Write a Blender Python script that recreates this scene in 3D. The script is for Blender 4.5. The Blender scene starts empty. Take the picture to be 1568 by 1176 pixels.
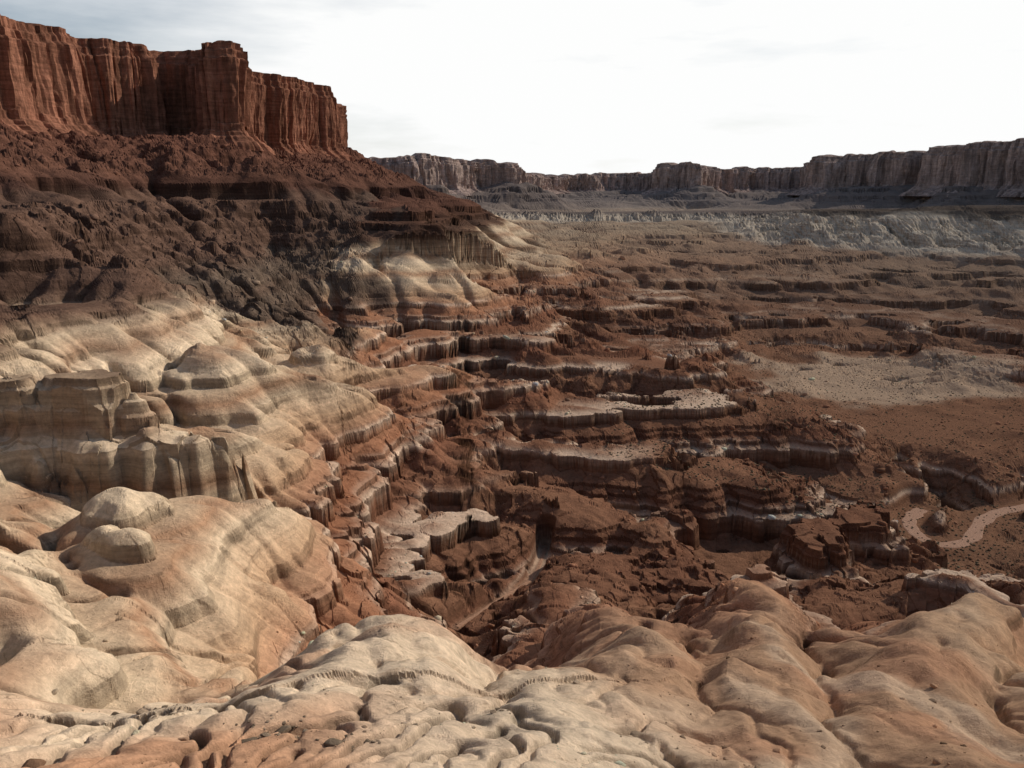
import bpy, math, numpy as np, time
from mathutils import Vector
T0=time.time()
sc=bpy.context.scene
F=1220.0; TH=math.radians(13.7)
SUN_AZ=math.radians(63); SUN_EL=math.radians(32)
rng=np.random.RandomState(7)
NA,NR=1300,1500

# ---------------------------------------------------------------- camera
cam=bpy.data.cameras.new("camera"); co=bpy.data.objects.new("camera",cam); sc.collection.objects.link(co)
cam.lens=36*F/1568; cam.sensor_width=36; cam.clip_end=60000; cam.clip_start=0.5
co.location=(0,0,0); co.rotation_euler=(math.pi/2-TH,0,0); sc.camera=co

def ray(u,v):
    cx=(u-784)/F; cz=(588-v)/F
    return np.array([cx, math.cos(TH)+cz*math.sin(TH), -math.sin(TH)+cz*math.cos(TH)])
def A(u,v,z):
    d=ray(u,v); t=z/d[2]; return (d[0]*t,d[1]*t,z)
def AY(u,v,Y):
    d=ray(u,v); t=Y/d[1]; return (d[0]*t,Y,d[2]*t)
def H(u,Y,z):
    cx=(u-784)/F
    t=Y*math.cos(TH)-z*math.sin(TH)
    return (cx*t,Y,z)

# ---------------------------------------------------------------- noise
_g=rng.rand(4096)*2*np.pi
GX=np.cos(_g).astype(np.float32); GY=np.sin(_g).astype(np.float32)
VAL=rng.rand(4096).astype(np.float32)
def _h(xi,yi,seed):
    return ((xi*73856093)^(yi*19349663)^(seed*83492791))>>3 & 4095
def pn(x,y,seed=0):
    x=np.asarray(x,np.float64);y=np.asarray(y,np.float64)
    xf=np.floor(x);yf=np.floor(y)
    xi=xf.astype(np.int64);yi=yf.astype(np.int64)
    fx=(x-xf).astype(np.float32);fy=(y-yf).astype(np.float32)
    u=fx*fx*fx*(fx*(fx*6-15)+10);v=fy*fy*fy*(fy*(fy*6-15)+10)
    def g(a,b):
        k=_h(xi+a,yi+b,seed); return GX[k]*(fx-a)+GY[k]*(fy-b)
    n00=g(0,0);n10=g(1,0);n01=g(0,1);n11=g(1,1)
    a=n00+(n10-n00)*u;b=n01+(n11-n01)*u
    return (a+(b-a)*v)*1.5
def vcell(x,y,seed=0):
    xf=np.floor(x);yf=np.floor(y);xi=xf.astype(np.int64);yi=yf.astype(np.int64)
    fx=x-xf;fy=y-yf
    d1=np.full(x.shape,9.,np.float32);val=np.zeros(x.shape,np.float32)
    for a in(-1,0,1):
        for b in(-1,0,1):
            k=_h(xi+a,yi+b,seed);k2=_h(xi+a,yi+b,seed+17)
            dx=a+VAL[k]-fx;dy=b+VAL[k2]-fy
            d=(dx*dx+dy*dy).astype(np.float32)
            c=d<d1
            val=np.where(c,VAL[(k+k2)&4095],val);d1=np.where(c,d,d1)
    return val
def ss(a,b,x):
    t=np.clip((x-a)/(b-a),0,1);return t*t*(3-2*t)
def blur(a_,k,ax):
    pad=[(0,0),(0,0)];pad[ax]=(k//2,k//2)
    c=np.cumsum(np.pad(a_,pad,mode='edge'),axis=ax)
    c=np.insert(c,0,0,axis=ax)
    return (np.take(c,range(k,c.shape[ax]),axis=ax)-np.take(c,range(0,c.shape[ax]-k),axis=ax))/k

# ---------------------------------------------------------------- mesa outlines
rimL=[A(u,v,110) for u,v in [(-330,-60),(-120,-15),(0,15),(70,38),(130,58),(180,60),(236,64),(246,76),(292,75),(302,61),(358,66),(372,104),(400,113),(460,123),(512,134)]]
x,y,_=rimL[-1]
rimL+= [(x*1.02-2,y*1.05,110),(x*1.22,y*1.2,110),(x*1.7,y*1.5,110),(x*3,y*2,110)]
rimF=[AY(u,v,Y) for u,v,Y in [(470,238,1750),(545,241,1850),(590,239,1880),(640,237,1900),(700,243,1950),(780,250,2050),(796,264,2350),(850,270,2900),(930,266,3000),(1000,265,2950),(1012,252,2500),(1078,250,2450),(1092,259,2700),(1160,258,2750),(1238,254,2700),(1247,239,2150),(1290,237,2100),(1340,234,2050),(1400,232,2000),(1460,225,1800),(1470,218,1760),(1540,216,1700),(1620,210,1600),(1750,200,1450),(2000,190,1300)]]

# ---------------------------------------------------------------- control points for the base landform
P=[]
def a(*t):
    for q in t: P.append(A(*q))
def h(*t):
    for q in t: P.append(H(*q))
a((-200,1176,-27),(0,1176,-27),(300,1176,-27),(600,1176,-27),(900,1176,-29),(1200,1176,-36),(1568,1176,-42),(1800,1176,-42))
a((0,1100,-30),(250,1100,-30),(500,1100,-30.5),(750,1100,-32),(1000,1100,-37),(1230,1100,-50),(1320,1110,-45),(1500,1100,-49))
a((0,1050,-31),(300,1045,-33),(560,1060,-34),(680,1015,-38),(150,985,-33),(0,1005,-32),(-200,980,-32),(350,1000,-39),(550,960,-44),(640,962,-45),(720,1030,-44))
h((150,66,-50),(0,64,-48),(-200,62,-44),(560,108,-80),(650,108,-82),(450,86,-68),(700,120,-85))
a((850,1010,-72),(830,1050,-58),(900,940,-72),(860,890,-80),(780,980,-80),(1000,1000,-50),(1000,955,-57),(1150,1000,-50),(1150,868,-70),(1180,930,-60),(1240,930,-84),(1300,985,-60),(1450,945,-55),(1568,985,-51),(1750,980,-50),(1400,1070,-50))
h((1450,122,-84),(1300,125,-90),(1568,125,-82),(1150,172,-96),(1750,125,-75),(1020,135,-90),(1230,112,-80))
a((1450,890,-80),(1568,905,-84),(1380,905,-88))
h((784,16,-15),(0,16,-15),(1568,16,-17),(400,16,-15),(1200,16,-16))
a((820,850,-95),(740,938,-91),(800,895,-93.5),(900,865,-94),(1000,865,-93),(1050,850,-95),(720,870,-93))
a((300,900,-50),(400,852,-62),(550,858,-74),(685,882,-84),(450,930,-67),(600,925,-87),(700,925,-91),(370,985,-58),(200,965,-44))
a((0,815,-35),(150,848,-38),(270,860,-44),(100,930,-39),(0,930,-36),(-200,810,-34),(-200,930,-34),(0,975,-44),(100,975,-45))
h((0,93,-46),(150,96,-50),(270,106,-58),(380,140,-70))
a((0,745,-42),(200,760,-46),(330,790,-52),(420,820,-62),(500,780,-66),(640,795,-80),(755,795,-85),(600,850,-86),(700,848,-93),(500,835,-76))
h((0,122,-46),(200,122,-50),(330,134,-56),(450,158,-72))
a((100,705,-48),(0,700,-47),(240,697,-50),(100,567,-33),(190,580,-34),(0,575,-32),(0,520,-31),(300,690,-52),(400,690,-57),(350,640,-49),(-200,560,-31),(-200,690,-44))
h((400,172,-62),(480,190,-74))
a((200,470,-31),(350,490,-36),(250,560,-40),(400,540,-43),(500,580,-52),(330,600,-45),(600,590,-60),(680,640,-70),(550,640,-62),(600,690,-75),(430,660,-57),(450,735,-68))
h((560,270,-70),(480,255,-58),(620,300,-80),(400,250,-50))
a((740,570,-66),(860,550,-72),(800,610,-76),(950,600,-80),(1040,540,-72),(1060,570,-91),(1100,590,-95),(870,660,-83),(740,665,-80),(740,715,-80),(800,740,-84),(930,690,-80),(1000,690,-80),(1100,690,-82),(1165,712,-84),(1175,745,-100),(1100,790,-103),(930,760,-84),(1030,820,-90),(1060,835,-98),(850,750,-84),(900,832,-98),(1040,770,-101),(930,720,-96))
h((740,330,-90),(860,330,-92))
a((1150,830,-102),(1400,880,-100),(1180,790,-103),(1300,745,-103),(1450,700,-101),(1500,650,-100),(1568,600,-98),(1450,600,-100),(1300,560,-100),(1200,560,-100),(1250,640,-97),(1215,618,-83),(1120,605,-83),(1300,690,-98),(1240,700,-99),(1568,700,-101),(1800,650,-98))
a((1400,735,-102),(1568,735,-102),(1420,765,-111),(1568,770,-111),(1500,820,-111),(1568,880,-108),(1440,850,-109),(1800,800,-108))
a((620,388,-33),(560,440,-46),(600,500,-67),(540,500,-66),(520,450,-56),(700,500,-70),(720,440,-52),(800,420,-58),(850,490,-80),(900,520,-84),(930,450,-78),(1000,480,-86),(1000,420,-74),(1150,440,-84),(1300,440,-86),(1500,440,-86),(1400,500,-94),(1500,530,-90),(1200,500,-93),(1100,520,-92),(900,390,-62),(1100,390,-68),(1300,400,-74),(1500,410,-78),(1800,440,-85))
a((750,347,-50),(900,345,-56),(1100,345,-58),(1400,390,-74),(1568,395,-75),(1280,370,-70))
h((1100,1900,-52),(750,1500,-50),(900,2000,-52),(1400,1600,-40),(1568,1500,-40),(1300,1200,-74),(1500,1100,-74))
a((0,352,-12),(100,352,-13),(100,425,-27),(0,430,-27),(250,372,-18),(250,410,-29),(-200,352,-11))
h((0,350,-2),(200,430,-3),(-200,330,5),(400,600,4),(520,640,3),(610,690,1),(400,584,-10),(520,622,-11),(625,660,-12),(300,520,0))
a((400,370,-32),(300,380,-28),(450,420,-44),(500,470,-57),(350,430,-36),(620,347,-22),(715,357,-26),(690,326,-16),(850,370,-54),(780,382,-49),(730,332,-38))
for (x,y,z) in rimL[:-3]: P.append((x,y,40)); 
for (x,y,z) in rimL[:15]: P.append((x-60,y+120,48))
for (x,y,z) in rimL[0:15:2]: P.append((x*0.86+15,y*0.86,22))
for (x,y,z) in rimF:
    P.append((x,y,0)); P.append((x*1.2,y*1.2,10)); P.append((x*.92,y*.92,-36))
P.append((0,7000,0));P.append((-5000,6000,40));P.append((5000,6000,20));P.append((-900,200,60));P.append((900,200,-60));P.append((-60,20,-20));P.append((60,20,-24));P.append((1500,900,-50));P.append((-1500,900,60))
P=np.array(P)
def lp(x,y): return np.arctan2(x,y)*1.25, 0.5*np.log(x*x+y*y)
pa,pl=lp(P[:,0],P[:,1]); C=0.025
K=np.sqrt((pa[:,None]-pa)**2+(pl[:,None]-pl)**2+C*C)
n=len(P)
M=np.zeros((n+1,n+1));M[:n,:n]=-K+np.eye(n)*0.002;M[:n,n]=1;M[n,:n]=1
W=np.linalg.solve(M,np.append(P[:,2],0))
ga=np.linspace(-1.5*1.25,1.5*1.25,500);gl=np.linspace(math.log(8),math.log(16000),700)
GA,GL=np.meshgrid(ga,gl)
B=np.zeros(GA.shape)+W[n]
for i in range(n): B-=W[i]*np.sqrt((GA-pa[i])**2+(GL-pl[i])**2+C*C)
def bil(G,fi,fj):
    fi=np.clip(fi,0,G.shape[1]-1.001);fj=np.clip(fj,0,G.shape[0]-1.001)
    i=fi.astype(int);j=fj.astype(int);fi=fi-i;fj=fj-j
    return (G[j,i]*(1-fi)+G[j,i+1]*fi)*(1-fj)+(G[j+1,i]*(1-fi)+G[j+1,i+1]*fi)*fj

def pdist(x,y,pl,signed=False):
    best=np.full(x.shape,1e9);bz=np.zeros(x.shape);sg=np.ones(x.shape)
    for i in range(len(pl)-1):
        p,q=pl[i],pl[i+1];d=q-p;L2=d[0]**2+d[1]**2
        t=np.clip(((x-p[0])*d[0]+(y-p[1])*d[1])/L2,0,1)
        dd=np.hypot(x-p[0]-t*d[0],y-p[1]-t*d[1]);c=dd<best
        best=np.where(c,dd,best);bz=np.where(c,p[2]+t*d[2],bz)
        if signed: sg=np.where(c,np.sign(d[0]*(y-p[1])-d[1]*(x-p[0])),sg)
    return (best*sg if signed else best),bz
bench=np.array([H(640,1700,-42),H(900,1650,-44),H(1130,1600,-40),H(1225,1420,-34),H(1260,1200,-28),H(1370,1080,-24),H(1480,1040,-22),H(1568,980,-21),H(1700,930,-20),H(2100,900,-20)])

def pts(*q): return np.array([(A(t[1],t[2],t[3]) if t[0]=='a' else H(t[1],t[2],t[3])) for t in q])
valleys=[(pts(('a',730,1085,-35),('a',790,1050,-48),('a',845,1008,-74),('a',800,960,-84),('a',755,937,-91)),.75,2.),
 (pts(('a',1235,1150,-42),('a',1215,1080,-51),('a',1235,1010,-66),('a',1245,935,-86),('a',1235,895,-94)),.8,1.5),
 (pts(('a',1100,1120,-41),('a',1080,1040,-52),('a',1060,970,-66),('h',1040,140,-90)),.55,1.),
 (pts(('a',1560,1150,-46),('a',1500,1050,-58),('h',1420,112,-80),('h',1380,140,-94)),.5,1.),
 (pts(('h',300,72,-50),('a',400,985,-64),('a',470,960,-72),('h',620,120,-88),('a',720,930,-92)),.6,2),
 (pts(('h',430,135,-74),('h',560,160,-88),('a',690,848,-94),('a',800,850,-95)),.6,2),
 (pts(('a',450,738,-68),('h',600,195,-87),('h',760,200,-96),('a',860,840,-100)),.65,3),
 (pts(('h',440,195,-66),('h',560,205,-82),('h',700,222,-94),('h',900,232,-101),('a',1050,790,-105)),.65,4),
 (pts(('h',560,250,-74),('h',660,258,-87),('h',820,270,-96),('h',1000,280,-100),('h',1200,285,-104)),.65,5),
 (pts(('h',640,300,-80),('h',760,325,-89),('h',900,345,-96),('h',1060,370,-101)),.55,6),
 (pts(('h',480,345,-64),('h',600,395,-78),('h',760,420,-86),('h',950,450,-94)),.45,6),
 (pts(('h',850,560,-86),('h',1000,520,-96),('h',1200,540,-102),('h',1500,500,-106)),.3,8),
 (pts(('h',1000,700,-88),('h',1200,690,-97),('h',1450,640,-102),('h',1750,560,-106)),.3,10)]
ridges=[(pts(('a',1215,1176,-36),('a',1180,1060,-42),('a',1165,960,-56),('a',1150,868,-70),('h',1135,160,-84)),.7,2.5),
 (pts(('a',1400,1176,-40),('a',1400,1070,-47),('a',1440,945,-55),('a',1520,930,-60),('h',1600,120,-70)),.65,3),
 (pts(('a',1010,1060,-42),('a',990,990,-51),('a',950,940,-63),('a',870,888,-79),('h',840,160,-90)),.65,2),
 (pts(('h',200,105,-45),('h',330,118,-54),('a',400,848,-62),('a',550,856,-74),('a',690,880,-83)),.75,3.5),
 (pts(('a',180,752,-45),('a',330,768,-52),('a',500,778,-67),('a',640,790,-79),('a',760,795,-84)),.75,3.5),
 (pts(('a',260,645,-47),('a',380,655,-52),('a',480,690,-63),('a',620,712,-76),('a',760,724,-81),('a',930,765,-84),('a',1035,818,-91)),.7,5),
 (pts(('a',330,515,-38),('a',500,578,-53),('a',640,638,-68),('a',760,662,-78),('a',930,686,-80),('a',1100,688,-82),('a',1165,708,-84)),.7,6),
 (pts(('h',480,260,-52),('a',640,560,-62),('a',760,580,-70),('a',870,600,-76),('a',980,612,-79),('a',1215,612,-83)),.6,6),
 (pts(('a',640,500,-64),('a',760,505,-68),('a',880,522,-71),('a',1045,537,-73)),.55,8)]
def smax(a,b,k): return .5*(a+b+np.sqrt((a-b)**2+k*k))-k*.25
def basef(x,y):
    u,l=lp(x,y)
    z=bil(B,(u-ga[0])/(ga[1]-ga[0]),(l-gl[0])/(gl[1]-gl[0]))
    for p,s,w in valleys:
        d,bz=pdist(x,y,p)
        m=d<90
        z=np.where(m,-smax(-z,-(bz+np.maximum(d-w,0)*s+d*.05),2.),z)
    for p,s,w in ridges:
        d,bz=pdist(x,y,p)
        m=d<60
        z=np.where(m,smax(z,bz-.06*d-np.maximum(d-w,0)*s,1.),z)
    return z
ga2=np.linspace(-1.2*1.25,1.2*1.25,1200);gl2=np.linspace(math.log(20),math.log(1200),1500)
GA,GL=np.meshgrid(ga2,gl2);_r=np.exp(GL);_a=GA/1.25
B2=basef(_r*np.sin(_a),_r*np.cos(_a))
def base(x,y):
    u,l=lp(x,y)
    z1=bil(B,(u-ga[0])/(ga[1]-ga[0]),(l-gl[0])/(gl[1]-gl[0]))
    z2=bil(B2,(u-ga2[0])/(ga2[1]-ga2[0]),(l-gl2[0])/(gl2[1]-gl2[0]))
    w=(l>gl2[0]+.05)&(l<gl2[-1]-.05)&(np.abs(u)<1.19*1.25)
    return np.where(w,z2,z1)
print("base",n,time.time()-T0)

def warp(x,y,r):
    wx=np.zeros_like(x);wy=np.zeros_like(y)
    for i,L in enumerate((160,60,24,9)):
        w=ss(L*3.0,L*7.0,r)*0.17*L
        wx+=w*pn(x/L,y/L,10+i);wy+=w*pn(x/L,y/L,20+i)
    return x+wx,y+wy
def slope_of(x,y,r):
    e=r*0.02;b=base(x,y)
    return b,np.hypot((base(x+e,y)-b)/e,(base(x,y+e)-b)/e)
def pre(x,y):
    r=np.hypot(x,y)
    X,Y=warp(x,y,r)
    b,sl=slope_of(X,Y,r)
    az=np.arctan2(x,y)
    m=np.clip(sl/0.33,0.12,1.0)
    m2=np.maximum(m,.6*ss(400,620,r)*(1-ss(1300,1900,r)))
    hh=b.copy()
    near=.45+.55*ss(100,180,r)
    for i,L in enumerate((300,150,75,38,19,9.5,4.8,2.4,1.2)):
        w=ss(L*4,L*8,r)*(1-ss(L*50,L*110,r))
        q=np.abs(pn(X/L*0.7+5,Y/L*1.25,30+i))-.27
        hh+=w*(m2 if L<200 else m)*L*(0.16*near*q+.08*pn(x/L,y/L,130+i))
    nw=ss(26,42,r)*(1-ss(110,150,r))
    xx=x+3*pn(x/9,y/9,165);yy=y+3*pn(x/9,y/9,166)
    hh+=nw*(2.2*(np.abs(pn(xx/11+.3,yy/34,160))-.25)+.22*(np.abs(pn(xx/3.5,yy/14,161))-.25)+.14*pn(x/2.2,y/2.2,162)+.05*pn(x/.8,y/.8,163))*(.35+.65*ss(-.45,-.1,az))
    d,bz=pdist(X,Y,bench,True)
    pr=np.interp(d,[-170,-95,-12,-3,4],[0,.2,.8,.86,1.])
    ben=hh+(bz-hh)*pr+ss(-165,-90,d)*ss(2,-25,d)*(18*(np.abs(pn(x/30,y/170,170))-.22)+10*(np.abs(pn(x/12,y/60,171))-.22)+5*(np.abs(pn(x/5,y/30,172))-.22))
    hh=np.where(pr>0,np.maximum(hh,ben),hh)*(1-ss(1700,1900,r))+hh*ss(1700,1900,r)
    return hh,sl,d

# ---------------------------------------------------------------- running-water erosion on a log-polar grid
DT=0.0034
ea=np.arange(-0.74,0.74,DT);el_=np.arange(math.log(24),math.log(2300),DT)
EA,EL=np.meshgrid(ea,el_);ER=np.exp(EL)
EX=ER*np.sin(EA);EY=ER*np.cos(EA)
E0=pre(EX,EY)[0]
E=E0.copy();CELL=ER*DT
nr_,na_=E.shape
cellf=CELL.ravel()
for it in range(6):
    S=blur(blur(E,3,0),3,1)
    gy,gx=np.gradient(S);gx=gx/CELL;gy=gy/CELL
    g=np.hypot(gx,gy)+1e-6
    DX=(-gx/g).astype(np.float32).ravel();DY=(-gy/g).astype(np.float32).ravel();ok=(g>.03).ravel();Sf=S.ravel()
    sp=rng.randint(0,nr_*na_,int(nr_*na_*0.55))
    px=(sp%na_)+rng.rand(len(sp));py=(sp//na_)+rng.rand(len(sp))
    vx=np.zeros(len(sp),np.float32);vy=vx.copy();last=Sf[sp]+1
    cnt=np.zeros(nr_*na_,np.float32)
    for stp in range(110):
        idx=py.astype(np.int64)*na_+px.astype(np.int64)
        if stp%5==4:
            kp=ok[idx]&(Sf[idx]<last-.06*cellf[idx])
            idx=idx[kp];px=px[kp];py=py[kp];vx=vx[kp];vy=vy[kp];last=Sf[idx]
        cnt+=np.bincount(idx,minlength=nr_*na_)
        vx=.45*vx+.55*DX[idx];vy=.45*vy+.55*DY[idx]
        px=np.clip(px+vx,0,na_-1.01);py=np.clip(py+vy,0,nr_-1.01)
    Fl=np.minimum(cnt.reshape(nr_,na_),900)
    Fl=.5*Fl+.5*blur(blur(Fl,3,0),3,1)
    sw=np.clip(g/.35,0,1)*np.clip(.55+1.2*pn(EX/60,EY/60,200),.35,1)
    sw*=.8+.2*ss(45,90,ER)
    sw*=1+.7*ss(110,160,ER)*(1-ss(400,600,ER))
    E-=.085*CELL*(np.sqrt(Fl+1)-1)*sw
    E=.6*E+.4*blur(blur(E,3,0),3,1)
er_w=ss(0,.12,EL-el_[0])*(1-ss(math.log(1500),math.log(2200),EL))*(1-ss(.66,.73,np.abs(EA)))
DEL=(E-E0)*er_w
print("erosion",E.shape,DEL.min(),time.time()-T0)

# ---------------------------------------------------------------- strata: terrace functions
caps=[]
def build(lst):
    kh=[-140.];kz=[-140.];z=-140.
    for zt,c,fr in lst:
        th=zt-z
        kh.append(z+th*(1-fr));kz.append(zt-c);kh.append(zt);kz.append(zt);z=zt
    kh.append(400);kz.append(400);return np.array(kh),np.array(kz)
r2=np.random.RandomState(11);lst=[];z=-140.
while z<-64:
    big=r2.rand()<.55
    t=r2.uniform(5,9) if big else r2.uniform(1.8,3.2); z2=min(z+t,-63.9);t=z2-z;c=min(t*(r2.uniform(.62,.82) if big else r2.uniform(.35,.5)),t*.82)
    lst.append((z2,c,.08));caps.append((z2,c)) if c>1 else 0;z=z2
up=[(-60,2.4,.18),(-57,.8,.2),(-53,2.4,.2),(-49,.8,.2),(-46,2.4,.2),(-42,.8,.2),(-38.5,2.2,.2),(-35,.6,.2),(-32.5,1.6,.22),(-28,.5,.14),(-22,4.0,.14),(-15,5.2,.14),(-8,1.,.1),(4,10.0,.14)]
kh,kz=build(lst+up)
khF,kzF=build([(-103,6,.1),(-93,6,.1),(-83,6,.1),(-72,5.2,.12),(-62,4,.12),(-50,3,.15),(-42,2,.15),(-30,.5,.2),(-22,4.6,.1),(-15,5.8,.1),(-8,1.,.1),(4,10.5,.12)])
def tilt(x,y): return 2.8*pn(x/260,y/260,91)+0.9*pn(x/70,y/70,92)

road=np.array([A(u,v,-110.2) for u,v in [(1900,760),(1640,768),(1568,777),(1525,786),(1500,802),(1487,824),(1462,834),(1430,832),(1404,818),(1392,800),(1402,786),(1412,780)]])
wash=np.array([A(u,v,z) for u,v,z in [(835,838,-96),(828,860,-95),(812,888,-94),(775,912,-92.5),(738,936,-91),(700,960,-90)]])
def dens(pl,n=14):
    o=[];Q=np.vstack([2*pl[0]-pl[1],pl,2*pl[-1]-pl[-2]])
    for i in range(1,len(Q)-2):
        for k in range(n):
            t=k/n;p0,p1,p2,p3=Q[i-1:i+3]
            o.append(.5*((2*p1)+(-p0+p2)*t+(2*p0-5*p1+4*p2-p3)*t*t+(-p0+3*p1-3*p2+p3)*t**3))
    return np.array(o+[pl[-1]])
roadD=dens(road,4);washD=dens(wash,4)

def terrain(x,y):
    r=np.hypot(x,y); az=np.arctan2(x,y)
    hh,sl,db=pre(x,y)
    hh=hh+bil(DEL,(az-ea[0])/DT,(np.log(r)-el_[0])/DT)*(np.abs(az)<.74)
    cv=vcell(x/7.5,y/6.,3);cv2=vcell(x/2.8,y/2.8,5);cv3=vcell(x/17,y/14,7)
    rock=ss(100,150,r+75*ss(0.0,-0.2,az)*ss(60,85,r))
    t=tilt(x,y)
    red=ss(-62,-70,hh)
    sf=np.clip(sl/.25,.12,1)
    kb=rock*(1-ss(500,800,r))*(.08+.92*red)*sf
    hh=hh+kb*((cv-.5)*1.7+(cv2-.5)*1.0+.5*pn(x/3,y/3,70)*red)
    hh=hh+rock*red*(1-ss(500,800,r))*sf*(1.7*pn(x/22,y/22,81)+.8*pn(x/9,y/9,82))
    hh=hh+ss(380,600,r)*(1-ss(1300,1700,r))*ss(-40,-60,hh)*((cv3-.5)*1.6+(cv-.5)*.8)
    hs=hh+t
    fw=ss(380,560,r+60*pn(x/90,y/90,80))
    zt=np.interp(hs,kh,kz)*(1-fw)+np.interp(hs,khF,kzF)*fw
    talus=ss(6,14,hs)
    q=pn(x/40+hs*.04,y/40,77)+.6*pn(x/15,y/15,78)
    k=(0.15*ss(60,75,r)+(1-.15*ss(60,75,r))*rock)*(1-talus)*np.clip(0.95+1.6*q,.08,1)
    dt=ss(270,320,r)*ss(-.16,-.21,az)*ss(-66,-58,hs)*ss(-7,-9,hs)
    k=k*(1-.55*dt)
    k=k*(1-.85*ss(-150,-110,db)*ss(20,-3,db)*ss(700,850,r))
    z=hs+(zt-hs)*k-t
    rough=np.maximum(talus,dt)
    z=z+rough*(1-ss(1000,1500,r))*(1.7*(cv-.5)+1.0*(cv2-.5)+1.9*pn(x/6,y/6,79)+1.8*pn(x/14,y/14,179))
    def butte(u,v,zc,rx,ry,ang,zb,seed,blk=1.):
        cx,cy,_=A(u,v,zc)
        dx=x-cx;dy=y-cy;c,s=math.cos(ang),math.sin(ang)
        p=(dx*c+dy*s)/rx;q=(-dx*s+dy*c)/ry
        d=(1-np.sqrt(p*p+q*q))*min(rx,ry)+blk*(4.5*pn(x/12,y/12,seed)+2.6*pn(x/4,y/4,seed)+(cv-.5)*2.6+(cv2-.5)*1.2)
        top=zc+blk*(.7*pn(x/6,y/6,seed+1)+(cv-.5)*1.2)
        prof=np.interp(d,[-3*blk,-1.2*blk,-.8*blk,.6,1.,1.9,2.4],[.26,.42,.6,.68,.86,.9,1])
        return zb+(top-zb)*prof+np.minimum(d+3*blk,0)*.75+np.minimum(d+7*blk,0)*4
    for a_ in [(1325,790,-90,13,9,.2,-104,51),(1250,812,-89,14,7,1.1,-104,52),
               (105,574,-33,12,4.5,.05,-47,65,.6),(15,580,-33.2,8,4.5,.05,-46,66,.6),(203,600,-36.,2.6,2.2,.05,-47,67,.3)]:
        bt=butte(*a_); z=np.maximum(z,bt)
    d,bz=pdist(x,y,roadD);z=z+(bz-z)*ss(10,3.4,d)
    d,bz=pdist(x,y,washD);z=z+(bz-z)*ss(3,.9,d)
    return z,hs,rock,sl

# ---------------------------------------------------------------- adaptive polar grid
AZM=math.radians(37)
def azmap(s): return np.interp(s,[0,.05,.95,1],[-1.35,-AZM,AZM,1.35])
rmin,rmax=13.,9000.
ca,cr=450,1400
az=azmap(np.linspace(0,1,ca));lr=np.linspace(math.log(rmin),math.log(rmax),cr)
LR,AZ=np.meshgrid(lr,az,indexing='ij')
R=np.exp(LR);X=R*np.sin(AZ);Y=R*np.cos(AZ)
Z=terrain(X,Y)[0]
dz=np.abs(np.diff(Z,axis=0));dr=np.diff(R,axis=0);rm=R[1:]
el=np.abs(np.diff(Z/R,axis=0))
den=el*1.0+0.18*dr/rm+0.5*dz/rm
for _ in range(2): den=blur(den,9,1);den=blur(den,5,0)
cum=np.vstack([np.zeros((1,ca)),np.cumsum(den,axis=0)]);cum/=cum[-1]
s=np.linspace(0,1,NR)
LRn=np.stack([np.interp(s,cum[:,j],lr) for j in range(ca)],axis=1)
sa=np.linspace(0,1,NA);fj=sa*(ca-1);j=np.minimum(fj.astype(int),ca-2);f=fj-j
LRn=LRn[:,j]*(1-f)+LRn[:,j+1]*f
AZ=np.broadcast_to(azmap(sa),LRn.shape)
R=np.exp(LRn);X=R*np.sin(AZ);Y=R*np.cos(AZ)
Z,HS,ROCK,SL=terrain(X,Y)
print("terrain",time.time()-T0)

def grid_mesh(name,V,nr,nc,mat,cols=None,flip=False,smooth=False):
    me=bpy.data.meshes.new(name)
    idx=np.arange(nr*nc).reshape(nr,nc)
    q=np.stack([idx[:-1,:-1],idx[:-1,1:],idx[1:,1:],idx[1:,:-1]],-1).reshape(-1,4)
    if flip:q=q[:,::-1]
    me.vertices.add(nr*nc);me.vertices.foreach_set("co",V.reshape(-1).astype(np.float32))
    me.loops.add(q.size);me.loops.foreach_set("vertex_index",q.reshape(-1).astype(np.int32))
    me.polygons.add(len(q));me.polygons.foreach_set("loop_start",np.arange(0,q.size,4,dtype=np.int32))
    me.polygons.foreach_set("use_smooth",np.full(len(q),smooth))
    me.update(calc_edges=True)
    if cols is not None:
        ca_=me.color_attributes.new("rock_colour",'FLOAT_COLOR','POINT')
        c4=np.ones((nr*nc,4),np.float32);c4[:,:3]=cols.reshape(-1,3)
        ca_.data.foreach_set("color",c4.reshape(-1))
    me.materials.append(mat)
    o=bpy.data.objects.new(name,me);sc.collection.objects.link(o);return o

# ---------------------------------------------------------------- colours (by rock layer, plus painted shade, sunlit patch and haze)
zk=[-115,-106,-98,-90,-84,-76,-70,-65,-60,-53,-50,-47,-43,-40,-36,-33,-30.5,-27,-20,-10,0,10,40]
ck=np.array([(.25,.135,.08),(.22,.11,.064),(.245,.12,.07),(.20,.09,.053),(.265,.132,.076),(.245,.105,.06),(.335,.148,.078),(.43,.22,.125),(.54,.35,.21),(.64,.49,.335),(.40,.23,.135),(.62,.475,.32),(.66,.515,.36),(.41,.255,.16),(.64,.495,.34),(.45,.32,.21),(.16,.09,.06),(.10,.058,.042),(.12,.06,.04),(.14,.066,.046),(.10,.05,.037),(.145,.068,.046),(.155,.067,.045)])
TL=tilt(X,Y)
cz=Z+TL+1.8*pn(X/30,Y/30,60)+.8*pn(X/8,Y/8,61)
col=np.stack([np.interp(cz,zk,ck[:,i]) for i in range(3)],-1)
az=np.arctan2(X,Y)
def mixc(c,target,w): return c+(np.array(target)-c)*w[...,None]
cap=np.zeros(Z.shape)
for zt,c in caps:
    if -115<zt<-62: cap=np.maximum(cap,np.exp(-((Z+TL-zt-.15)/(.25+.12*c))**2)*min(1,c/3.))
col=mixc(col,(.62,.45,.325),cap*np.clip(.85+1.3*pn(X/35,Y/35,72),0,1)*(1-ss(600,1000,R)))
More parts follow.
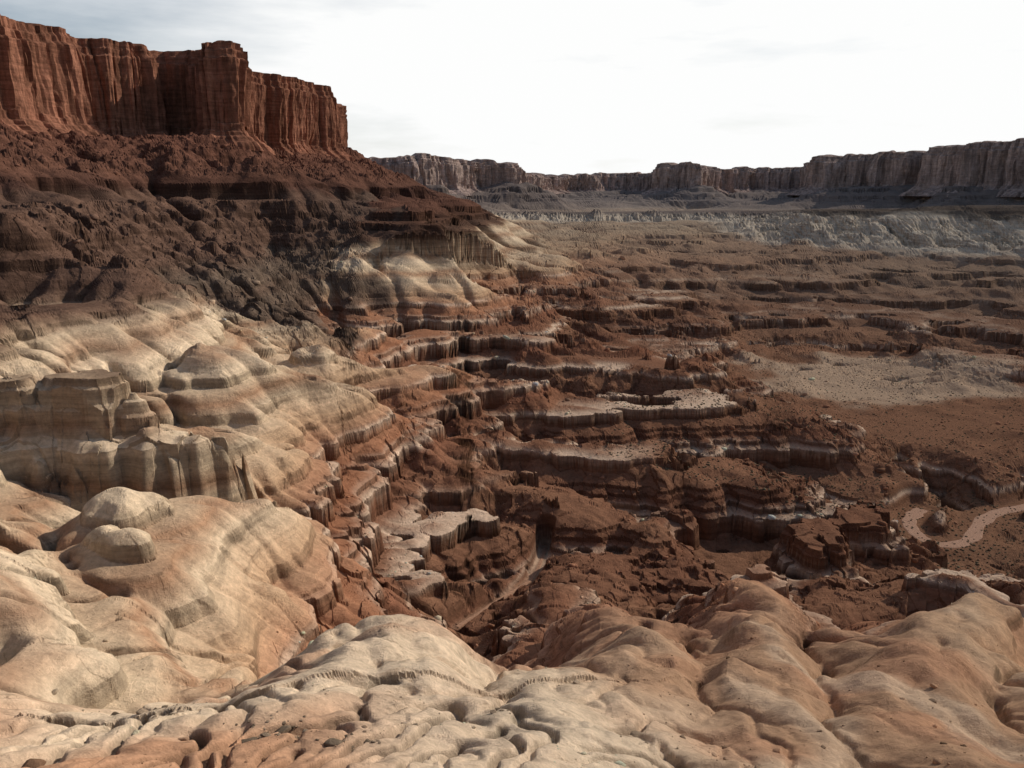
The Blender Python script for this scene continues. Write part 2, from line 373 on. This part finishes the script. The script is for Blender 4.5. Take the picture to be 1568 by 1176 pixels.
tn=.08*pn(X/45,Y/45,74)+.05*pn(X/14,Y/14,75)
col=mixc(col,(.115,.076,.058),ss(290,340,R)*ss(-.17,-.21,az+tn)*ss(-72,-60,Z)*ss(2,-4,Z)*.9)  # mesa's shade painted dark onto the recess slopes below it
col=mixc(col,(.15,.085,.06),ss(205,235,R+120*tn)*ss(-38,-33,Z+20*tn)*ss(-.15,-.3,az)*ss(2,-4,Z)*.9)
nf=pn(X/14,Y/14,62)*.5+.5
wf=1-ss(95,150,R+30*pn(X/40,Y/40,63)+70*ss(-.05,-.3,az)*ss(45,80,R))
fg=np.array((.65,.505,.36))+(np.array((.42,.255,.155))-np.array((.65,.505,.36)))*ss(.0,.27,az+.12*pn(X/22,Y/22,64)+.004*(-(Z+38)))[...,None]
fg=mixc(fg,(.29,.135,.08),ss(-56,-72,Z+4*pn(X/18,Y/18,65)))
fg=mixc(fg,(.46,.24,.14),ss(.48,.7,nf)*.6)
fg=mixc(fg,(.44,.23,.13),ss(47,38,R+3*pn(X/9,Y/9,66))*ss(-.15,-.35,az)*.9)
fg=mixc(fg,(.65,.515,.375),ss(64,46,R+8*pn(X/9,Y/9,68))*ss(.40,.15,az)*ss(-.3,-.1,az)*.8)
fg=mixc(fg,(.56,.42,.30),ss(.1,.45,pn(X/9,Y/16,69))*ss(.1,.25,az)*ss(-66,-54,Z)*.6)
col=col+(fg-col)*wf[...,None]
col=mixc(col,(.26,.19,.135),ss(450,1000,R)*ss(-40,-55,Z)*.75)
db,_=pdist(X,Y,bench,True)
wb=ss(-165,-120,db)*ss(4,-4,db)*ss(600,800,R)*(1-ss(1650,1850,R))
stripe=.5+.5*np.sin(Z*1.1+3*pn(X/60,Y/60,73))
col=mixc(col,(.50,.43,.34),wb*(.6+.4*stripe))
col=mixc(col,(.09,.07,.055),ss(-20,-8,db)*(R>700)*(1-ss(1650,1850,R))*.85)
far=ss(1300,1750,R)*ss(-52,-44,Z)
col=mixc(col,(.17,.125,.105),far*.9)
cx,cy,_=A(1340,575,-100)
dfl=np.sqrt(((X-cx)/70)**2+((Y-cy)/56)**2)+.35*pn(X/35,Y/35,70)+.15*pn(X/9,Y/9,71)
col=mixc(col,(.45,.32,.22),ss(1.15,.8,dfl)*.85)  # sunlit patch of the floor, painted as paler ground
d,_=pdist(X,Y,washD);col=mixc(col,(.32,.19,.12),ss(1.6,.7,d)*.6)
col=mixc(col,(.24,.225,.22),ss(700,2800,R)*.45)  # aerial haze painted in, greyer with distance
lum=col@np.array((.3,.6,.1))
col=col*.92+.08*lum[...,None]*np.array((1.15,.98,.85))

# ---------------------------------------------------------------- materials
def mat_rock(name,attr=True,basec=(.22,.1,.06),strata=.35,streak=False,bscale=1.0,varnish=.62):
    m=bpy.data.materials.new(name);m.use_nodes=True;nt=m.node_tree;N=nt.nodes;Lk=nt.links
    bs=N["Principled BSDF"];N.remove(bs);bs=N.new("ShaderNodeBsdfDiffuse");bs.inputs["Roughness"].default_value=.6
    Lk.new(bs.outputs[0],N["Material Output"].inputs[0])
    geo=N.new("ShaderNodeNewGeometry")
    def noise(scale,vec=None,detail=4,rough=.6):
        t=N.new("ShaderNodeTexNoise");t.inputs["Scale"].default_value=scale;t.inputs["Detail"].default_value=detail;t.inputs["Roughness"].default_value=rough
        Lk.new(vec if vec else geo.outputs["Position"],t.inputs["Vector"]);return t.outputs["Fac"]
    def mp(sx,sy,sz):
        t=N.new("ShaderNodeVectorMath");t.operation='MULTIPLY';t.inputs[1].default_value=(sx,sy,sz);Lk.new(geo.outputs["Position"],t.inputs[0]);return t.outputs[0]
    def mth(op,a_,b_=None,c_=None,cl=False):
        t=N.new("ShaderNodeMath");t.operation=op;t.use_clamp=cl
        for i,q in enumerate((a_,b_,c_)):
            if q is None:continue
            if isinstance(q,(int,float)):t.inputs[i].default_value=q
            else:Lk.new(q,t.inputs[i])
        return t.outputs[0]
    def mr(v,a0,a1,b0,b1):
        t=N.new("ShaderNodeMapRange");Lk.new(v,t.inputs[0])
        for i,q in enumerate((a0,a1,b0,b1)):t.inputs[i+1].default_value=q
        return t.outputs[0]
    if attr:
        at=N.new("ShaderNodeAttribute");at.attribute_name="rock_colour";c0=at.outputs["Color"]
    else:
        rgb=N.new("ShaderNodeRGB");rgb.outputs[0].default_value=(*basec,1);c0=rgb.outputs[0]
    sep=N.new("ShaderNodeSeparateXYZ");Lk.new(geo.outputs["True Normal"],sep.inputs[0])
    steep=mr(sep.outputs[2],.95,.6,0,1)
    vsteep=mr(sep.outputs[2],.75,.35,1,varnish)
    st=mr(noise(1.0,mp(.035,.035,.6),4,.7),.35,.65,1-strata,1+strata)
    st2=mth('ADD',1.0,mth('MULTIPLY',mth('SUBTRACT',st,1.0),steep))
    fn=noise(.8*bscale,None,7,.78)
    tot=mth('MULTIPLY',st2,mr(fn,.3,.7,.72,1.28))
    tot=mth('MULTIPLY',tot,vsteep)
    if streak:
        sk=noise(1.0,mp(.09,.09,.010),5,.7); tot=mth('MULTIPLY',tot,mr(sk,.35,.65,.5,1.45))
    vm=N.new("ShaderNodeVectorMath");vm.operation='SCALE';Lk.new(c0,vm.inputs[0]);Lk.new(tot,vm.inputs["Scale"])
    Lk.new(vm.outputs[0],bs.inputs["Color"])
    bp=N.new("ShaderNodeBump");bp.inputs["Strength"].default_value=.65;bp.inputs["Distance"].default_value=1.0/bscale
    Lk.new(fn,bp.inputs["Height"]);Lk.new(bp.outputs[0],bs.inputs["Normal"])
    return m
m_ter=mat_rock("canyon_rock",strata=.28)
m_mesa=mat_rock("red_sandstone",False,(.26,.12,.078),.25,True,.5,1.)
m_far=mat_rock("hazed_sandstone",False,(.36,.27,.235),.2,True,.2,1.)  # far cliff rock, base colour paled to paint in haze
m_road=mat_rock("road_dirt",False,(.44,.27,.19),.0,False,2,1.)
m_wash=mat_rock("wash_sand",False,(.36,.21,.14),.0,False,2,1.)
m_boul=mat_rock("boulder_rock",True,(.3,.2,.13),.0,False,2,1.)
m_scrub=mat_rock("scrub_leaves",False,(.13,.105,.07),.0,False,2,1.)

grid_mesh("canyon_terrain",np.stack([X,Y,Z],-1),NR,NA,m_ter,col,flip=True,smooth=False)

def strip(name,pl,wd,mat,off):
    D=dens(pl,16);t=np.gradient(D[:,:2],axis=0);t/=np.hypot(t[:,0],t[:,1])[:,None]
    nx,ny=-t[:,1],t[:,0];k=9;V=np.zeros((len(D),k,3))
    wv=wd*(1+.35*pn(np.arange(len(D))/9.,np.zeros(len(D)),5))
    for i in range(k):
        o=(i/(k-1)-.5)*wv;V[:,i,0]=D[:,0]+nx*o;V[:,i,1]=D[:,1]+ny*o
        V[:,i,2]=D[:,2]+off-(.35 if i in(0,k-1) else 0)
    return grid_mesh(name,V,len(D),k,mat,flip=True)
strip("dirt_road",road,5.4,m_road,.12)
strip("dry_wash",wash,1.1,m_wash,.10)

# ---------------------------------------------------------------- mesa walls
def wall(name,pts,zb,step,rows,amp,mat,seed,cap=150):
    pts=np.array(pts);d=np.hypot(*np.diff(pts[:,:2],axis=0).T);S=np.append(0,np.cumsum(d))
    s=np.arange(0,S[-1],step)
    x=np.interp(s,S,pts[:,0]);y=np.interp(s,S,pts[:,1]);zt=np.interp(s,S,pts[:,2])
    k=max(3,int(amp*1.6/step))|1
    ker=np.ones(k)/k
    xs=np.convolve(np.pad(x,k//2,mode='edge'),ker,'valid');ys=np.convolve(np.pad(y,k//2,mode='edge'),ker,'valid')
    tx=np.gradient(xs);ty=np.gradient(ys)
    kk=2*k
    tx=np.convolve(np.pad(tx,kk,mode='edge'),np.ones(2*kk+1)/(2*kk+1),'valid');ty=np.convolve(np.pad(ty,kk,mode='edge'),np.ones(2*kk+1)/(2*kk+1),'valid')
    l=np.hypot(tx,ty);nx=ty/l;ny=-tx/l
    t=np.linspace(0,1,rows)[:,None];ss_=s[None,:]
    def blocks(w,sd):
        q=ss_/w+.35*pn(ss_/(w*.7),t*1.2,sd+5); i=np.floor(q);f=q-i
        v0=VAL[_h(i.astype(np.int64),np.zeros(i.shape,np.int64),sd)];v1=VAL[_h(i.astype(np.int64)+1,np.zeros(i.shape,np.int64),sd)]
        return v0+(v1-v0)*ss(.8,1,f)-.5, np.minimum(f,1-f)
    b1,e1=blocks(amp*5,seed);b2,e2=blocks(amp*1.7,seed+1);b3,e3=blocks(amp*.6,seed+2)
    D=amp*1.2*pn(ss_/(amp*10),t*.3,seed+3)*2+amp*2.2*b1+amp*1.2*b2+amp*.35*b3
    D=D-amp*.5*np.exp(-(e2/.06)**2)-amp*.15*np.exp(-(e3/.1)**2)
    D=D+amp*.16*pn(ss_/(amp*.8),t*5,seed+8)+amp*.07*pn(ss_/(amp*.3),t*14,seed+9)
    lt=.86+.05*pn(s/80,s*0,seed+6)[None,:]
    D=D-amp*.35*ss(-.01,.01,t-lt)-amp*.2*ss(-.01,.01,t-lt-.07)
    D=D+amp*1.3*ss(.25,0,t)**1.6+amp*.2*np.floor(ss(.28,0,t)*4+.5*pn(s/25,s*0,seed+7)[None,:])
    zt2=zt+ (amp*.40*(blocks(amp*2.2,seed+11)[0][0])+amp*.3*pn(s/(amp*5),s*0,seed+12)+amp*.15*pn(s/(amp*.8),s*0,seed+13))
    Zw=zb+(zt2[None,:]-zb)*t
    Xw=xs[None,:]+nx[None,:]*D;Yw=ys[None,:]+ny[None,:]*D
    rowsX=[Xw];rowsY=[Yw];rowsZ=[Zw]
    for off,dz in ((amp*.3,amp*.05),(amp,amp*.12),(cap*.6,amp*.15),(cap,0),(cap,-60)):
        rowsX.append(Xw[-1:]-nx*off);rowsY.append(Yw[-1:]-ny*off);rowsZ.append(Zw[-1:]+dz+amp*.1*pn(s/(amp*.9),s*0+off,seed+14))
    V=np.stack([np.vstack(rowsX),np.vstack(rowsY),np.vstack(rowsZ)],-1)
    return grid_mesh(name,V,V.shape[0],V.shape[1],mat)
wall("sandstone_mesa",rimL,30,1.3,70,8,m_mesa,100,22)
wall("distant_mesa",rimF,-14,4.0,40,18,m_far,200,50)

# ---------------------------------------------------------------- boulders & scrub scattered on the ground
def ico(sub):
    import bmesh
    bm=bmesh.new();bmesh.ops.create_icosphere(bm,subdivisions=sub,radius=1)
    v=np.array([q.co[:] for q in bm.verts]);f=np.array([[q.index for q in p.verts] for p in bm.faces]);bm.free();return v,f
def scatter(name,pos,size,sub,mat,flat=.6,cols=None,seed=1,jit=.35,clip=.72):
    r=np.random.RandomState(seed);v,f=ico(sub);n=len(pos);nv=len(v)
    V=v[None]*(1+jit*(r.rand(n,nv,1)-.5)*2)
    V=np.clip(V,-clip,clip)
    sc_=np.stack([r.uniform(.6,1.3,n),r.uniform(.6,1.3,n),r.uniform(.5,1.,n)*flat],-1)*size[:,None]
    V=V*sc_[:,None,:]
    an=r.rand(n)*6.283;c,s=np.cos(an)[:,None],np.sin(an)[:,None]
    V=np.stack([V[...,0]*c-V[...,1]*s,V[...,0]*s+V[...,1]*c,V[...,2]+V[...,0]*r.uniform(-.4,.4,(n,1))],-1)+pos[:,None,:]
    V[...,2]+=(size*.1)[:,None]
    fc=(f[None]+(np.arange(n)*nv)[:,None,None]).reshape(-1,3)
    me=bpy.data.meshes.new(name);me.vertices.add(n*nv);me.vertices.foreach_set("co",V.reshape(-1).astype(np.float32))
    me.loops.add(fc.size);me.loops.foreach_set("vertex_index",fc.reshape(-1).astype(np.int32))
    me.polygons.add(len(fc));me.polygons.foreach_set("loop_start",np.arange(0,fc.size,3,dtype=np.int32));me.update(calc_edges=True)
    if cols is not None:
        at=me.color_attributes.new("rock_colour",'FLOAT_COLOR','POINT');c4=np.ones((n*nv,4),np.float32)
        c4[:,:3]=np.repeat(cols,nv,0);at.data.foreach_set("color",c4.reshape(-1))
    me.materials.append(mat);o=bpy.data.objects.new(name,me);sc.collection.objects.link(o);return o
visf=(np.abs(AZ)<AZM).ravel()
Rf=R.ravel();Zf=Z.ravel();zn=np.abs(np.gradient(Z,axis=0)/(np.gradient(R,axis=0)+1e-6)).ravel()
azf=np.asarray(AZ).ravel()
def pick(mask,nn,seed):
    r=np.random.RandomState(seed);ids=np.nonzero(mask)[0];ids=ids[r.randint(0,len(ids),nn)]
    return ids,np.stack([X.ravel()[ids],Y.ravel()[ids],Zf[ids]],-1)
colf=col.reshape(-1,3)
clump=pn(X/25,Y/25,300).ravel();clump2=pn(X/6,Y/6,301).ravel()
r=np.random.RandomState(5)
dark=(Zf<-64)|(Zf>-31)|((Rf>280)&(azf<-.17))
ids,p=pick(visf&(Rf<1000)&(Rf>110)&(zn<1.0)&((clump>.05)|(Zf>5))&dark,17000,1)
sz=Rf[ids]*.0012*(r.pareto(2.6,len(ids))*.5+.5);sz=np.minimum(sz,Rf[ids]*.006)
scatter("boulder_field",p,sz,1,m_boul,.8,np.clip(colf[ids]*r.uniform(.7,1.7,(len(ids),1)),0,.5),2)
ids,p=pick(visf&(Rf<120)&(Rf>30)&(zn<1.5)&((clump2>.15)|(azf>.15)),3000,3)
sz=.04*(r.pareto(2.0,len(ids))*.7+.6);sz=np.minimum(sz,.5)
scatter("boulder_field",p,sz,2,m_boul,.7,np.clip(colf[ids]*r.uniform(.4,1.05,(len(ids),1)),0,.5),4)
cl=[(215,1060,70,22,60,.2),(250,1085,40,14,26,.26),(420,1120,50,18,40,.22),(395,1145,40,10,20,.34),(545,1158,40,10,20,.3),(770,1085,20,8,8,.25)]
UV=[];SZ=[]
for (u,v,du,dv,nn,s0) in cl:
    for i in range(nn):
        UV.append((u+r.randn()*du*.6,v+r.randn()*dv*.6));SZ.append(s0*(.35+r.pareto(2.2)*.5))
UV=np.array(UV);g0=np.array([A(u,v,-31.) for u,v in UV])
for _ in range(5):
    zz=terrain(g0[:,0],g0[:,1])[0]
    g0=np.array([A(u,v,.5*z_+.5*o_) for (u,v),z_,o_ in zip(UV,zz,g0[:,2])])
g0[:,2]=terrain(g0[:,0],g0[:,1])[0]
okm=np.hypot(g0[:,0],g0[:,1])<90
g0=g0[okm];SZ=np.minimum(np.array(SZ)[okm],.6)
scatter("rock_outcrop",g0,SZ,2,m_boul,.4,np.array((.28,.21,.15))*r.uniform(.4,1.2,(len(g0),1)),9,.3,.55)
ids,p=pick(visf&(Rf>240)&(Rf<620)&(zn<.25)&(Zf<-80)&(azf>.12),6000,5)
scatter("desert_scrub",p,r.uniform(.25,.55,len(ids)),1,m_scrub,.9,None,6,.6)

# ---------------------------------------------------------------- light
sd=np.array([math.sin(SUN_AZ)*math.cos(SUN_EL),math.cos(SUN_AZ)*math.cos(SUN_EL),math.sin(SUN_EL)])
L=bpy.data.lights.new("sun",'SUN');L.energy=4.9;L.angle=math.radians(.6);L.color=(1,.915,.79)
lo=bpy.data.objects.new("sun",L);sc.collection.objects.link(lo);lo.rotation_euler=Vector(sd).to_track_quat('Z','Y').to_euler()
w=bpy.data.worlds.new("World");sc.world=w;w.use_nodes=True;nt=w.node_tree;N=nt.nodes;Lk=nt.links
bg=N["Background"];bg.inputs[1].default_value=.085
sky=N.new("ShaderNodeTexSky");sky.sky_type='NISHITA';sky.sun_disc=False;sky.sun_elevation=SUN_EL;sky.sun_rotation=SUN_AZ
tc=N.new("ShaderNodeTexCoord")
fd=Vector((math.sin(math.radians(22)),math.cos(math.radians(22)),.2)).normalized()
dp=N.new("ShaderNodeVectorMath");dp.operation='DOT_PRODUCT';dp.inputs[1].default_value=fd;Lk.new(tc.outputs["Generated"],dp.inputs[0])
mr=N.new("ShaderNodeMapRange");mr.inputs[1].default_value=.5;mr.inputs[2].default_value=.9;Lk.new(dp.outputs["Value"],mr.inputs[0])
mp=N.new("ShaderNodeMapping");mp.inputs["Scale"].default_value=(1.5,1.5,8);Lk.new(tc.outputs["Generated"],mp.inputs[0])
ns=N.new("ShaderNodeTexNoise");ns.inputs["Scale"].default_value=2.2;ns.inputs["Detail"].default_value=8;ns.inputs["Roughness"].default_value=.55;Lk.new(mp.outputs[0],ns.inputs["Vector"])
md=N.new("ShaderNodeMath");md.operation='MULTIPLY_ADD';md.inputs[1].default_value=1.6;md.inputs[2].default_value=-.85;Lk.new(ns.outputs["Fac"],md.inputs[0])
mm=N.new("ShaderNodeMath");mm.operation='MULTIPLY_ADD';Lk.new(mr.outputs[0],mm.inputs[0]);mm.inputs[1].default_value=1.15;Lk.new(md.outputs[0],mm.inputs[2])
cl_=N.new("ShaderNodeMath");cl_.operation='MULTIPLY';cl_.use_clamp=True;Lk.new(mm.outputs[0],cl_.inputs[0]);cl_.inputs[1].default_value=1.0
mx=N.new("ShaderNodeMix");mx.data_type='RGBA';Lk.new(cl_.outputs[0],mx.inputs[0]);Lk.new(sky.outputs[0],mx.inputs[6]);mx.inputs[7].default_value=(11.6,11.65,11.6,1)
Lk.new(mx.outputs[2],bg.inputs[0])
sc.view_settings.view_transform='Standard';sc.view_settings.look='None';sc.view_settings.exposure=0
print("done",time.time()-T0)
